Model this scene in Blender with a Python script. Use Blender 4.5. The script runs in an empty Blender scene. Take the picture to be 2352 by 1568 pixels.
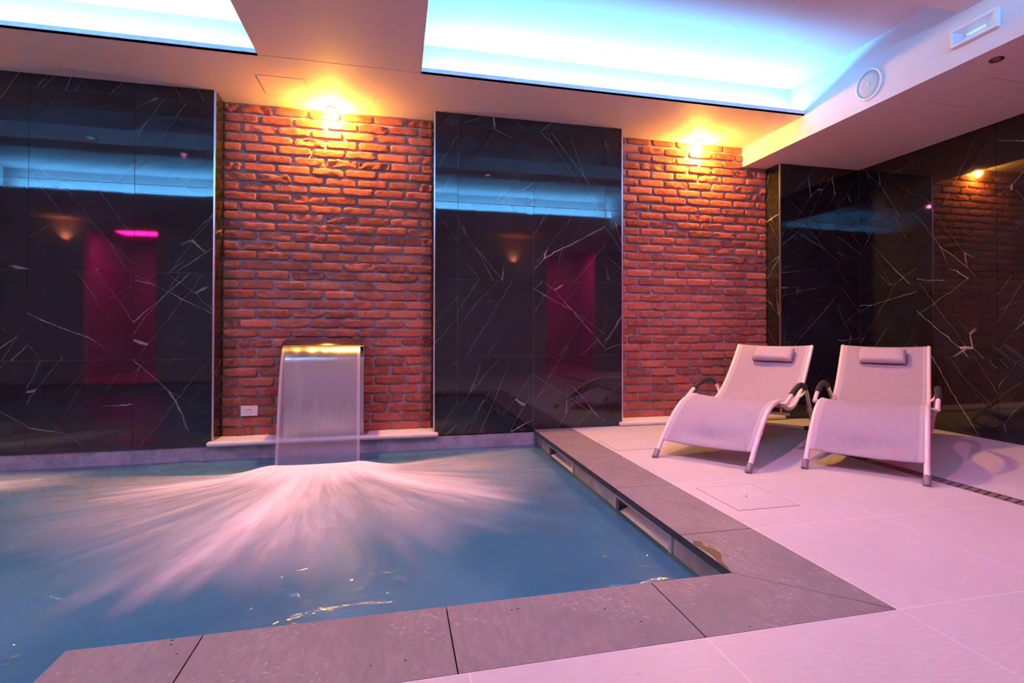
import bpy, bmesh, math, random
from mathutils import Vector, Matrix, noise

S = bpy.context.scene
COL = S.collection
random.seed(7)

# ------------------------------------------------------------------ camera
W_PX, H_PX = 2352.0, 1568.0
F_PX, CX, CY = 1215.754, 1196.447, 745.188
YAW, PITCH, ROLL = 0.2305, 0.0111, 0.0012
cam_data = bpy.data.cameras.new('camera')
cam = bpy.data.objects.new('camera', cam_data)
COL.objects.link(cam)
fwd = Vector((math.sin(YAW) * math.cos(PITCH), math.cos(YAW) * math.cos(PITCH), math.sin(PITCH)))
rgt = Vector((math.cos(YAW), -math.sin(YAW), 0))
up = rgt.cross(fwd)
rgt = rgt * math.cos(ROLL) + up * math.sin(ROLL)
up = rgt.cross(fwd)
m = Matrix((rgt, up, -fwd)).transposed().to_4x4()
m.translation = (-1.0719, -4.1125, 0.7928)
cam.matrix_world = m
cam_data.sensor_width = 36.0
cam_data.sensor_fit = 'HORIZONTAL'
cam_data.lens = F_PX / W_PX * 36.0
cam_data.shift_x = (W_PX / 2 - CX) / W_PX
cam_data.shift_y = (CY - H_PX / 2) / W_PX
cam_data.clip_start = 0.02
S.camera = cam

# ------------------------------------------------------------------ world, exposure
world = bpy.data.worlds.new('world')
S.world = world
world.use_nodes = True
world.node_tree.nodes['Background'].inputs[0].default_value = (0.02, 0.02, 0.05, 1)
world.node_tree.nodes['Background'].inputs[1].default_value = 0.2
S.view_settings.view_transform = 'Standard'
S.view_settings.look = 'None'
S.view_settings.exposure = -0.12
S.view_settings.gamma = 1.0
S.view_settings.use_curve_mapping = False
try:
    S.cycles.max_bounces = 8
    S.cycles.diffuse_bounces = 4
    S.cycles.glossy_bounces = 4
    S.cycles.transparent_max_bounces = 12
    S.cycles.caustics_reflective = False
    S.cycles.caustics_refractive = False
    S.cycles.sample_clamp_indirect = 25.0
except Exception:
    pass

# light levels (lamps, coves, spots)
LED_COL, LED_POW = (0.085, 0.47, 1.0), 800.0
BULB_COL, BULB_POW = (1.0, 0.46, 0.05), 3900.0
SPOT_COL, SPOT_POW = (1.0, 0.24, 0.58), 168.0
BULB_BEAM, BEAM_POW = (1.0, 0.47, 0.08), 110.0
SCONCE_COL, SCONCE_POW = (1.0, 0.25, 0.08), 2600.0
PINK_COL, PINK_POW = (1.0, 0.01, 0.22), 150.0

# ------------------------------------------------------------------ room numbers
ZC, ZB, ZR = 2.4836, 2.3065, 2.75      # soffit, right beam underside, raised ceiling
XA0, XAE, XB0, XBE, XC0, XR = -3.87, -2.3273, -0.7895, 0.7606, 2.3018, 3.1631
XL, YF = -7.0, -5.3                    # left wall, wall behind the camera
DREC = 0.19                            # depth of the brick alcoves
XBEAM = 2.04
CW, YIN = 0.318, -2.575                # coping width, inner edge of the front coping
YOUT = YIN - 0.307
WZ = -0.12                             # water level
ROW = [0.59, 1.19, 1.79, 2.39]

# ------------------------------------------------------------------ object helpers
def tag(o, label=None, cat=None, group=None, kind=None):
    if label: o['label'] = label
    if cat: o['category'] = cat
    if group: o['group'] = group
    if kind: o['kind'] = kind
    return o

def empty(name, loc=(0, 0, 0), rz=0.0):
    o = bpy.data.objects.new(name, None)
    o.location = loc
    o.rotation_euler = (0, 0, rz)
    o.empty_display_size = 0.05
    COL.objects.link(o)
    return o

class MB:
    def __init__(self):
        self.v, self.f, self.t, self.uv, self.mi = [], [], [], [], []
    def add(self, vs, fs, tint=(0, 0, 0), uvs=None, mi=0):
        n = len(self.v)
        self.v += [tuple(v) for v in vs]
        self.f += [tuple(i + n for i in f) for f in fs]
        self.mi += [mi] * len(fs)
        if tint and not isinstance(tint[0], (int, float)):
            self.t += list(tint)
        else:
            self.t += [tint] * len(vs)
        self.uv += list(uvs) if uvs else [(0, 0)] * len(vs)
        return n
    def box(self, x0, x1, y0, y1, z0, z1, tint=(0, 0, 0), mi=0):
        vs = [(x, y, z) for z in (z0, z1) for y in (y0, y1) for x in (x0, x1)]
        self.add(vs, [(0, 2, 3, 1), (4, 5, 7, 6), (0, 1, 5, 4), (2, 6, 7, 3), (0, 4, 6, 2), (1, 3, 7, 5)], tint, None, mi)
    def quad(self, a, b, c, d, tint=(0, 0, 0), mi=0):
        self.add([a, b, c, d], [(0, 1, 2, 3)], tint, [(0, 0), (1, 0), (1, 1), (0, 1)], mi)
    def tube(self, path, r, n=12, caps=True, mi=0):
        P = [Vector(p) for p in path]
        rs = r if isinstance(r, (list, tuple)) else [r] * len(P)
        T = []
        for i in range(len(P)):
            a, b = P[max(i - 1, 0)], P[min(i + 1, len(P) - 1)]
            T.append((b - a).normalized())
        ref = Vector((0, 0, 1)) if abs(T[0].z) < 0.9 else Vector((1, 0, 0))
        u = T[0].cross(ref).normalized()
        vs, fs = [], []
        for i in range(len(P)):
            u = (u - T[i] * u.dot(T[i])).normalized()
            w = T[i].cross(u)
            for k in range(n):
                a = 2 * math.pi * k / n
                vs.append(P[i] + (u * math.cos(a) + w * math.sin(a)) * rs[i])
        for i in range(len(P) - 1):
            for k in range(n):
                k2 = (k + 1) % n
                fs.append((i * n + k, i * n + k2, (i + 1) * n + k2, (i + 1) * n + k))
        if caps:
            fs.append(tuple(range(n - 1, -1, -1)))
            fs.append(tuple((len(P) - 1) * n + k for k in range(n)))
        self.add(vs, fs, (0, 0, 0), None, mi)
    def lathe(self, prof, n=32, axis='z', c=(0, 0, 0), mi=0):
        """prof: list of (radius, height); axis of revolution through c"""
        vs, fs = [], []
        for r, h in prof:
            for k in range(n):
                a = 2 * math.pi * k / n
                p = (r * math.cos(a), r * math.sin(a), h)
                if axis == 'x': p = (h, p[0], p[1])
                if axis == 'y': p = (p[0], h, p[1])
                vs.append((p[0] + c[0], p[1] + c[1], p[2] + c[2]))
        for i in range(len(prof) - 1):
            for k in range(n):
                k2 = (k + 1) % n
                fs.append((i * n + k, i * n + k2, (i + 1) * n + k2, (i + 1) * n + k))
        if prof[0][0] > 1e-6: fs.append(tuple(range(n - 1, -1, -1)))
        if prof[-1][0] > 1e-6: fs.append(tuple((len(prof) - 1) * n + k for k in range(n)))
        self.add(vs, fs, (0, 0, 0), None, mi)
    def build(self, name, mat, parent=None, smooth=False, bevel=0.0, fix=True, loc=None):
        me = bpy.data.meshes.new(name)
        me.from_pydata(self.v, [], self.f)
        mats = mat if isinstance(mat, (list, tuple)) else [mat]
        for mm in mats: me.materials.append(mm)
        for p, i in zip(me.polygons, self.mi):
            p.material_index = i
            p.use_smooth = smooth
        at = me.attributes.new('tint', 'FLOAT_VECTOR', 'POINT')
        for i, t in enumerate(self.t): at.data[i].vector = t
        if any(u != (0, 0) for u in self.uv):
            ul = me.uv_layers.new(name='UVMap')
            for lp in me.loops: ul.data[lp.index].uv = self.uv[lp.vertex_index]
        if fix:
            bm = bmesh.new(); bm.from_mesh(me)
            bmesh.ops.recalc_face_normals(bm, faces=bm.faces)
            bm.to_mesh(me); bm.free()
        o = bpy.data.objects.new(name, me)
        COL.objects.link(o)
        if parent: o.parent = parent
        if loc: o.location = loc
        if bevel > 0:
            b = o.modifiers.new('bevel', 'BEVEL')
            b.width = bevel; b.segments = 2; b.limit_method = 'ANGLE'
            for p in me.polygons: p.use_smooth = True
            b.harden_normals = True
        return o

def struct(mb, name, mat, **k):
    o = mb.build(name, mat, **k)
    o['kind'] = 'structure'
    return o

def catmull(pts, n=8):
    P = [Vector(p) for p in pts]
    out = []
    for i in range(len(P) - 1):
        p0, p1, p2, p3 = P[max(i - 1, 0)], P[i], P[i + 1], P[min(i + 2, len(P) - 1)]
        for k in range(n):
            t = k / n
            out.append(0.5 * ((2 * p1) + (p2 - p0) * t + (2 * p0 - 5 * p1 + 4 * p2 - p3) * t * t + (3 * p1 - p0 - 3 * p2 + p3) * t ** 3))
    out.append(P[-1])
    return out

# ------------------------------------------------------------------ material helpers
class NT:
    def __init__(self, name):
        self.m = bpy.data.materials.new(name)
        self.m.use_nodes = True
        self.t = self.m.node_tree
        self.t.nodes.clear()
        self.out = self.n('ShaderNodeOutputMaterial')
    def n(self, typ, **k):
        nd = self.t.nodes.new(typ)
        for a, b in k.items():
            if a == 'ins':
                for kk, vv in b.items(): self.set(nd.inputs[kk], vv)
            else: setattr(nd, a, b)
        return nd
    def set(self, sock, v):
        if isinstance(v, bpy.types.NodeSocket): self.t.links.new(v, sock)
        else:
            if isinstance(v, (tuple, list)) and len(v) == 3 and sock.type == 'RGBA': v = (*v, 1)
            sock.default_value = v
    def math(self, op, a, b=None, c=None, clamp=False):
        nd = self.n('ShaderNodeMath', operation=op, use_clamp=clamp)
        for i, x in enumerate((a, b, c)):
            if x is not None: self.set(nd.inputs[i], x)
        return nd.outputs[0]
    def vmath(self, op, a, b=None):
        nd = self.n('ShaderNodeVectorMath', operation=op)
        self.set(nd.inputs[0], a)
        if b is not None: self.set(nd.inputs[1], b)
        return nd.outputs[0]
    def mix(self, f, a, b, blend='MIX'):
        nd = self.n('ShaderNodeMix', data_type='RGBA', blend_type=blend)
        self.set(nd.inputs[0], f); self.set(nd.inputs[6], a); self.set(nd.inputs[7], b)
        return nd.outputs[2]
    def ramp(self, f, lo, hi, a=0.0, b=1.0):
        nd = self.n('ShaderNodeMapRange', interpolation_type='SMOOTHSTEP')
        for i, x in enumerate((f, lo, hi, a, b)): self.set(nd.inputs[i], x)
        return nd.outputs[0]
    def noise(self, vec, scale, detail=3.0, rough=0.5, dist=0.0, out=0):
        nd = self.n('ShaderNodeTexNoise')
        self.set(nd.inputs['Vector'], vec)
        nd.inputs['Scale'].default_value = scale
        nd.inputs['Detail'].default_value = detail
        nd.inputs['Roughness'].default_value = rough
        nd.inputs['Distortion'].default_value = dist
        return nd.outputs[out]
    def voro(self, vec, scale, feature='F1', out='Distance', rnd=1.0):
        nd = self.n('ShaderNodeTexVoronoi', feature=feature)
        self.set(nd.inputs['Vector'], vec)
        nd.inputs['Scale'].default_value = scale
        nd.inputs['Randomness'].default_value = rnd
        return nd.outputs[out]
    def obj(self): return self.n('ShaderNodeTexCoord').outputs['Object']
    def uv(self): return self.n('ShaderNodeTexCoord').outputs['UV']
    def attr(self, name='tint', out='Vector'): return self.n('ShaderNodeAttribute', attribute_name=name).outputs[out]
    def mapping(self, vec, scale=(1, 1, 1), rot=(0, 0, 0), loc=(0, 0, 0)):
        return self.n('ShaderNodeMapping', ins={'Vector': vec, 'Scale': scale, 'Rotation': rot, 'Location': loc}).outputs[0]
    def sep(self, v):
        nd = self.n('ShaderNodeSeparateXYZ'); self.set(nd.inputs[0], v); return nd.outputs
    def bump(self, h, strength=0.5, dist=0.01, normal=None):
        nd = self.n('ShaderNodeBump')
        self.set(nd.inputs['Height'], h)
        nd.inputs['Strength'].default_value = strength
        nd.inputs['Distance'].default_value = dist
        if normal is not None: self.set(nd.inputs['Normal'], normal)
        return nd.outputs[0]
    def bsdf(self, **k):
        nd = self.n('ShaderNodeBsdfPrincipled')
        for a, b in k.items(): self.set(nd.inputs[a.replace('_', ' ')], b)
        return nd
    def done(self, sh):
        self.t.links.new(sh.outputs[0] if hasattr(sh, 'outputs') else sh, self.out.inputs[0])
        return self.m

def plain(name, col, rough=0.5, metal=0.0, bump=0.0, bscale=200.0, var=0.0, **k):
    t = NT(name)
    c = col
    if var:
        nz = t.noise(t.obj(), 9.0, 4.0, 0.6)
        c = t.mix(t.ramp(nz, 0.3, 0.7), tuple(x * (1 - var) for x in col), tuple(min(1, x * (1 + var)) for x in col))
    b = t.bsdf(Base_Color=c, Roughness=rough, Metallic=metal, **k)
    if bump: t.set(b.inputs['Normal'], t.bump(t.noise(t.obj(), bscale, 2.0), bump, 0.002))
    return t.done(b)

def emit(name, col, power):
    t = NT(name)
    return t.done(t.n('ShaderNodeEmission', ins={'Color': col, 'Strength': power}))

def mat_marble():
    """near-black polished stone with thin branching white veins, shifted tile by tile"""
    t = NT('black_marble')
    o = t.obj()
    off = t.attr()
    so, sf = t.sep(o), t.sep(off)
    flip = t.math('SIGN', t.math('ADD', sf[2], 4.0))
    plane = t.n('ShaderNodeCombineXYZ')
    t.set(plane.inputs[0], t.math('MULTIPLY', t.math('ADD', so[0], so[1]), flip))
    t.set(plane.inputs[1], so[2])
    v = t.vmath('ADD', plane.outputs[0], t.vmath('MULTIPLY', off, (1, 1, 0)))
    def shifted(amount, scale, detail):
        w = t.n('ShaderNodeTexNoise', noise_dimensions='2D', ins={'Vector': v, 'Scale': scale, 'Detail': detail, 'Roughness': 0.7}).outputs['Color']
        w = t.vmath('SCALE', t.vmath('SUBTRACT', w, (0.5, 0.5, 0.5)))
        w.node.inputs['Scale'].default_value = amount
        return t.vmath('ADD', v, w)
    vw = shifted(0.045, 4.5, 7.0)
    vw2 = shifted(0.07, 3.0, 7.0)
    def veins(src, ang, stretch, sc, width, mlo, mhi, mscale, seed):
        mv = t.mapping(src, (1, 1, 1), (0, 0, math.radians(-ang)), (seed, seed * 0.7, 0))
        mv = t.mapping(mv, (stretch, 1.0, 1.0))
        nd = t.n('ShaderNodeTexVoronoi', voronoi_dimensions='2D', feature='DISTANCE_TO_EDGE', ins={'Vector': mv, 'Scale': sc})
        wn = t.n('ShaderNodeTexNoise', noise_dimensions='2D', ins={'Vector': v, 'Scale': 9.0, 'Detail': 3.0}).outputs[0]
        line = t.math('SUBTRACT', 1.0, t.math('DIVIDE', nd.outputs['Distance'], t.math('MULTIPLY', wn, width * sc)), clamp=True)
        line = t.math('POWER', line, 0.7)
        mk = t.n('ShaderNodeTexNoise', noise_dimensions='2D', ins={'Vector': mv, 'Scale': mscale, 'Detail': 2.0}).outputs[0]
        return t.math('MULTIPLY', line, t.ramp(mk, mlo, mhi))
    a = veins(vw, 46, 0.14, 2.6, 0.0032, 0.55, 0.69, 2.6, 1.3)
    b = veins(vw2, 16, 0.12, 2.2, 0.0030, 0.57, 0.71, 2.4, 5.1)
    c = veins(vw, 56, 0.11, 8.0, 0.0023, 0.46, 0.62, 3.6, 8.7)
    d = veins(vw, -36, 0.12, 4.6, 0.0023, 0.56, 0.69, 3.0, 3.9)
    vein = t.math('MAXIMUM', t.math('MAXIMUM', a, t.math('MULTIPLY', b, 0.9)), t.math('MAXIMUM', t.math('MULTIPLY', c, 0.5), t.math('MULTIPLY', d, 0.6)))
    cloud = t.ramp(t.n('ShaderNodeTexNoise', noise_dimensions='2D', ins={'Vector': v, 'Scale': 3.2, 'Detail': 2.0, 'Roughness': 0.5}).outputs[0], 0.3, 0.8)
    base = t.mix(cloud, (0.0105, 0.0095, 0.0105), (0.0165, 0.0150, 0.0155))
    colr = t.mix(t.math('MULTIPLY', vein, 0.70), base, (0.60, 0.58, 0.57))
    wav = t.bump(t.noise(t.vmath('ADD', o, off), 2.0, 0.0), 0.05, 0.010)
    p = t.bsdf(Base_Color=colr, Roughness=0.035, Normal=wav)
    p.inputs['IOR'].default_value = 1.55
    return t.done(p)

def mat_brick():
    t = NT('reclaimed_brick')
    o = t.obj()
    tint = t.sep(t.attr())
    col = t.mix(tint[0], (0.29, 0.055, 0.032), (0.52, 0.125, 0.066))
    col = t.mix(t.math('MULTIPLY', tint[1], 0.75), col, (0.16, 0.045, 0.034))
    blotch = t.ramp(t.noise(o, 38, 5, 0.7), 0.42, 0.68)
    col = t.mix(t.math('MULTIPLY', blotch, 0.45), col, (0.58, 0.21, 0.14))
    pits = t.ramp(t.noise(o, 120, 3, 0.6), 0.60, 0.72)
    col = t.mix(t.math('MULTIPLY', pits, 0.5), col, (0.10, 0.030, 0.025))
    h = t.math('ADD', t.math('MULTIPLY', t.noise(o, 70, 5, 0.7), 1.0), t.math('MULTIPLY', pits, -0.5))
    b = t.bsdf(Base_Color=col, Roughness=0.9, Normal=t.bump(h, 0.8, 0.006))
    b.inputs['Specular IOR Level'].default_value = 0.2
    return t.done(b)

def mat_floor():
    t = NT('pale_stone_floor')
    o = t.obj()
    s = t.sep(o)
    def line(c, off, step, w):
        q = t.math('ABSOLUTE', t.math('SUBTRACT', t.math('FLOORED_MODULO', t.math('ADD', t.math('SUBTRACT', c, off), step / 2), step), step / 2))
        return t.ramp(q, w * 0.6, w, 1.0, 0.0)
    lx = line(s[0], 0.324, 0.6145, 0.0022)
    ly = line(s[1], YOUT, 0.6285, 0.0022)
    g = t.math('MAXIMUM', lx, ly)
    grain = t.noise(t.mapping(o, (6, 40, 1), (0, 0, 0.12)), 3.0, 5, 0.7)
    spots = t.ramp(t.noise(o, 14, 2), 0.70, 0.78)
    cloud = t.noise(o, 1.7, 4, 0.6)
    col = t.mix(t.ramp(grain, 0.3, 0.75), (0.56, 0.54, 0.53), (0.65, 0.63, 0.61))
    col = t.mix(t.ramp(cloud, 0.35, 0.7, 0.0, 0.35), col, (0.50, 0.48, 0.465))
    col = t.mix(t.math('MULTIPLY', spots, 0.25), col, (0.36, 0.33, 0.32))
    col = t.mix(t.math('MULTIPLY', g, 0.8), col, (0.80, 0.79, 0.77))
    h = t.math('SUBTRACT', grain, g)
    b = t.bsdf(Base_Color=col, Roughness=t.ramp(grain, 0.2, 0.8, 0.42, 0.6), Normal=t.bump(h, 0.12, 0.004))
    return t.done(b)

def mat_coping():
    t = NT('brown_stone_coping')
    o = t.obj()
    grain = t.noise(t.mapping(o, (18, 5, 5), (0, 0, 0.6)), 3.0, 5, 0.7)
    cloud = t.noise(o, 3.0, 5, 0.65)
    col = t.mix(t.ramp(grain, 0.3, 0.7), (0.190, 0.142, 0.128), (0.255, 0.195, 0.172))
    col = t.mix(t.ramp(cloud, 0.4, 0.72), col, (0.17, 0.138, 0.130))
    scale = t.math('MULTIPLY', t.ramp(t.noise(o, 60, 5, 0.75), 0.53, 0.68), t.ramp(t.noise(o, 5.5, 3, 0.6), 0.46, 0.62))
    col = t.mix(t.math('MULTIPLY', scale, 0.7), col, (0.46, 0.42, 0.41))
    d = t.voro(o, 19.0, 'F1')
    drop = t.math('MULTIPLY', t.ramp(d, 0.06, 0.085, 1.0, 0.0), t.ramp(t.noise(o, 4.0, 2), 0.46, 0.52))
    col = t.mix(t.math('MULTIPLY', drop, 0.85), col, (0.030, 0.022, 0.022))
    b = t.bsdf(Base_Color=col, Roughness=t.math('SUBTRACT', 0.62, t.math('MULTIPLY', drop, 0.45)), Normal=t.bump(grain, 0.25, 0.004))
    return t.done(b)

def mat_tile():
    t = NT('grey_pool_tile')
    o = t.obj()
    n1 = t.noise(o, 7, 6, 0.7)
    col = t.mix(t.ramp(n1, 0.3, 0.7), (0.23, 0.22, 0.235), (0.42, 0.41, 0.42))
    return t.done(t.bsdf(Base_Color=col, Roughness=0.45))

def mat_water():
    t = NT('pool_water')
    o = t.obj()
    cloud = t.noise(t.mapping(o, (1, 1, 1)), 1.1, 3, 0.55, 0.4)
    col = t.mix(t.ramp(cloud, 0.3, 0.7), (0.050, 0.205, 0.290), (0.090, 0.280, 0.360))
    n1 = t.noise(t.mapping(o, (1, 1.4, 1)), 7.0, 2, 0.5, 0.6)
    n2 = t.noise(o, 17.0, 2, 0.5, 1.2)
    h = t.math('ADD', n1, t.math('MULTIPLY', n2, 0.30))
    nrm = t.bump(h, 0.9, 0.020)
    soft = t.bump(t.noise(o, 2.2, 2), 0.3, 0.05)
    body = t.n('ShaderNodeBsdfDiffuse', ins={'Color': col})
    tr = t.n('ShaderNodeBsdfTransparent', ins={'Color': (0.55, 0.85, 0.92)})
    mx = t.n('ShaderNodeMixShader', ins={0: 0.80, 1: tr.outputs[0], 2: body.outputs[0]})
    g1 = t.n('ShaderNodeBsdfGlossy', ins={'Color': (1, 1, 1), 'Roughness': 0.24, 'Normal': soft})
    g2 = t.n('ShaderNodeBsdfGlossy', ins={'Color': (1, 1, 1), 'Roughness': 0.075, 'Normal': nrm})
    gl = t.n('ShaderNodeMixShader', ins={0: 0.55, 1: g1.outputs[0], 2: g2.outputs[0]})
    fr = t.n('ShaderNodeFresnel', ins={'IOR': 1.33, 'Normal': soft})
    m2 = t.n('ShaderNodeMixShader', ins={0: fr.outputs[0], 1: mx.outputs[0], 2: gl.outputs[0]})
    return t.done(m2)

def mat_foam():
    t = NT('water_foam')
    u = t.uv()
    dens = t.attr('tint', 'Vector')
    dn = t.sep(dens)[0]
    s1 = t.noise(t.mapping(u, (34, 3.0, 1)), 1.0, 4, 0.6, 0.4)
    s2 = t.noise(t.mapping(u, (110, 8, 1)), 1.0, 3, 0.6, 0.5)
    st = t.math('ADD', t.math('MULTIPLY', s1, 0.65), t.math('MULTIPLY', s2, 0.35))
    a = t.math('ADD', dn, t.math('MULTIPLY', t.math('SUBTRACT', st, 0.5), t.ramp(dn, 0.0, 0.6, 0.25, 1.0)))
    a = t.math('POWER', t.math('MULTIPLY', a, 1.15, clamp=True), 1.05)
    a = t.math('MULTIPLY', a, 0.93)
    df = t.n('ShaderNodeBsdfDiffuse', ins={'Color': (0.92, 0.91, 0.92)})
    tr = t.n('ShaderNodeBsdfTransparent')
    return t.done(t.n('ShaderNodeMixShader', ins={0: a, 1: tr.outputs[0], 2: df.outputs[0]}))

def mat_sheet():
    t = NT('falling_water')
    u = t.uv()
    s = t.sep(u)
    st = t.noise(t.mapping(u, (26, 0.9, 1)), 1.0, 5, 0.7)
    edge = t.math('ABSOLUTE', t.math('SUBTRACT', s[0], 0.5))
    e = t.ramp(edge, 0.452, 0.476)
    low = t.ramp(s[1], 0.55, 1.0)
    a = t.math('ADD', t.math('MULTIPLY', t.ramp(st, 0.1, 0.9, 0.75, 1.0), 0.27), t.math('MULTIPLY', e, 0.36))
    a = t.math('ADD', a, t.math('MULTIPLY', low, 0.10), clamp=True)
    df = t.n('ShaderNodeBsdfDiffuse', ins={'Color': (0.80, 0.80, 0.84)})
    tl = t.n('ShaderNodeBsdfTranslucent', ins={'Color': (0.80, 0.80, 0.84)})
    wt = t.n('ShaderNodeMixShader', ins={0: 0.4, 1: df.outputs[0], 2: tl.outputs[0]})
    tr = t.n('ShaderNodeBsdfTransparent', ins={'Color': (0.93, 0.96, 0.98)})
    m1 = t.n('ShaderNodeMixShader', ins={0: a, 1: tr.outputs[0], 2: wt.outputs[0]})
    nrm = t.bump(st, 0.12, 0.01)
    gl = t.n('ShaderNodeBsdfGlossy', ins={'Roughness': 0.30, 'Normal': nrm})
    fr = t.n('ShaderNodeFresnel', ins={'IOR': 1.33, 'Normal': nrm})
    return t.done(t.n('ShaderNodeMixShader', ins={0: fr.outputs[0], 1: m1.outputs[0], 2: gl.outputs[0]}))

def mat_sling():
    t = NT('lilac_mesh_fabric')
    u = t.uv()
    s = t.sep(u)
    hem = t.ramp(t.math('ABSOLUTE', t.math('SUBTRACT', s[0], 0.5)), 0.435, 0.439)
    wv = t.math('ADD', t.noise(t.mapping(u, (260, 20, 1)), 1.0, 2), t.noise(t.mapping(u, (14, 900, 1)), 1.0, 2))
    col = t.mix(t.ramp(wv, 0.75, 1.25), (0.40, 0.355, 0.41), (0.48, 0.43, 0.49))
    col = t.mix(t.math('MULTIPLY', hem, 0.5), col, (0.66, 0.63, 0.65))
    df = t.bsdf(Base_Color=col, Roughness=0.75, Normal=t.bump(wv, 0.25, 0.001))
    df.inputs['Specular IOR Level'].default_value = 0.25
    tl = t.n('ShaderNodeBsdfTranslucent', ins={'Color': col})
    tr = t.n('ShaderNodeBsdfTransparent')
    m1 = t.n('ShaderNodeMixShader', ins={0: 0.12, 1: df.outputs[0], 2: tl.outputs[0]})
    return t.done(t.n('ShaderNodeMixShader', ins={0: 0.04, 1: m1.outputs[0], 2: tr.outputs[0]}))

def mat_steel():
    t = NT('brushed_steel')
    o = t.obj()
    br = t.noise(t.mapping(o, (3, 3, 260)), 1.0, 3, 0.6)
    b = t.bsdf(Base_Color=(0.62, 0.60, 0.58), Metallic=1.0, Roughness=t.ramp(br, 0.2, 0.8, 0.17, 0.21))
    return t.done(b)

M = {
    'marble': mat_marble(), 'brick': mat_brick(), 'floor': mat_floor(), 'coping': mat_coping(),
    'tile': mat_tile(), 'water': mat_water(), 'foam': mat_foam(), 'sheet': mat_sheet(), 'sling': mat_sling(), 'steel': mat_steel(),
    'mortar': plain('grey_mortar', (0.30, 0.255, 0.265), 0.95, bump=0.6, bscale=160, var=0.15),
    'grout': plain('tile_grout', (0.16, 0.16, 0.18), 0.8),
    'paint': plain('white_ceiling_paint', (0.74, 0.64, 0.65), 0.7, bump=0.03, bscale=300),
    'groove': plain('panel_gap', (0.30, 0.27, 0.26), 0.8),
    'sill': plain('cream_sill_stone', (0.74, 0.71, 0.66), 0.55, bump=0.15, bscale=90, var=0.06),
    'chrome': plain('metal_corner_trim', (0.75, 0.75, 0.77), 0.28, 1.0),
    'frame': plain('cream_tube_paint', (0.80, 0.77, 0.72), 0.35),
    'pad': plain('black_foam_grip', (0.018, 0.014, 0.014), 0.75, bump=0.2, bscale=400),
    'cap': plain('grey_plastic', (0.22, 0.20, 0.23), 0.5),
    'rubber': plain('dark_rubber', (0.025, 0.022, 0.024), 0.7),
    'pillow': plain('mauve_pillow_cloth', (0.45, 0.40, 0.43), 0.85, bump=0.25, bscale=500),
    'white': plain('white_plastic', (0.80, 0.80, 0.82), 0.35),
    'skim': plain('lilac_grey_plastic', (0.46, 0.44, 0.49), 0.4),
    'grille': plain('speaker_grille_cloth', (0.42, 0.46, 0.50), 0.6, bump=0.4, bscale=900),
    'dark': plain('dark_recess', (0.02, 0.018, 0.024), 0.6),
    'slab_edge': plain('black_coping_edge', (0.028, 0.024, 0.026), 0.4),
    'bronze': plain('bronze_ring', (0.16, 0.10, 0.07), 0.3, 1.0),
    'grate': plain('brown_plastic_grate', (0.17, 0.135, 0.12), 0.5, bump=0.2, bscale=150),
    'glass_off': plain('unlit_lamp_glass', (0.35, 0.28, 0.27), 0.25),
    'backwall': plain('grey_wall_paint', (0.50, 0.50, 0.54), 0.8),
    'pinkwall': plain('corridor_paint', (0.35, 0.33, 0.34), 0.8),
    'wet': plain('wet_film', (0.016, 0.012, 0.012), 0.34),
    'led': emit('cyan_led_strip', LED_COL, LED_POW),
    'bulb': emit('warm_bulb', BULB_COL, BULB_POW),
    'sconce_bulb': emit('warm_sconce_bulb', SCONCE_COL, SCONCE_POW),
    'spot': emit('warm_spot_lens', SPOT_COL, 12.0),
    'dot': emit('green_led_dot', (0.35, 1.0, 0.85), 5.0),
    'reflector': plain('lamp_reflector', (0.62, 0.70, 0.82), 0.3),
}

# ------------------------------------------------------------------ setting: tiled walls
def tiled(mb, axis, const, us, zs, face, gap=0.0028):
    """polished tiles on a plane: axis 'y' (const y, u=x) or 'x' (const x, u=y); face: +1/-1 outward"""
    th = 0.006
    for i in range(len(us) - 1):
        for j in range(len(zs) - 1):
            u0, u1, z0, z1 = us[i], us[i + 1], zs[j], zs[j + 1]
            a, b, c, d = u0 + gap / 2, u1 - gap / 2, z0 + gap / 2, z1 - gap / 2
            t = (random.uniform(-9, 9), random.uniform(-9, 9), random.uniform(-9, 9))
            jit = [random.uniform(-0.0004, 0.0004) for _ in range(4)]
            q0 = const + face * th
            vs = []
            for (uu, zz), jj in zip(((a, c), (b, c), (b, d), (a, d)), jit):
                vs.append((uu, q0 + jj * face, zz))
            for (uu, zz) in ((a, c), (b, c), (b, d), (a, d)):
                vs.append((uu, const, zz))
            if axis == 'x': vs = [(v[1], v[0], v[2]) for v in vs]
            mb.add(vs, [(0, 1, 2, 3), (4, 5, 1, 0), (5, 6, 2, 1), (6, 7, 3, 2), (7, 4, 0, 3)], t)

EPS = 0.006
def pillar(name, us, zs, ztop):
    mb = MB()
    x0, x1 = us[0], us[-1]
    mb.box(x0, x1, EPS, DREC + 0.16, zs[0], ztop, mi=1)
    tiled(mb, 'y', EPS, us, zs, -1)
    if x0 > XL + 0.1 and name != 'wall_back_far_left':
        tiled(mb, 'x', x0, [EPS, DREC + 0.05], zs, -1)
    if x1 < XR - 0.1:
        tiled(mb, 'x', x1, [EPS, DREC + 0.05], zs, 1)
    return struct(mb, name, [M['marble'], M['grout']])

TW = 0.6115
zsA = [-0.02] + ROW + [ZC]
pillar('wall_back_left', [XA0, -3.4295, -3.4295 + TW, XAE], zsA, ZC)
pillar('wall_back_centre', [XB0, -TW, 0.0, TW, XBE], [-0.014] + ROW + [ZC], ZC)
pillar('wall_back_right', [XC0, 2.9164, XR], [0.0] + ROW[:3] + [ZB], ZB)
XD1 = -5.42
pillar('wall_back_far_left', [XL, XD1 - TW, XD1], zsA, ZC)

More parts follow.
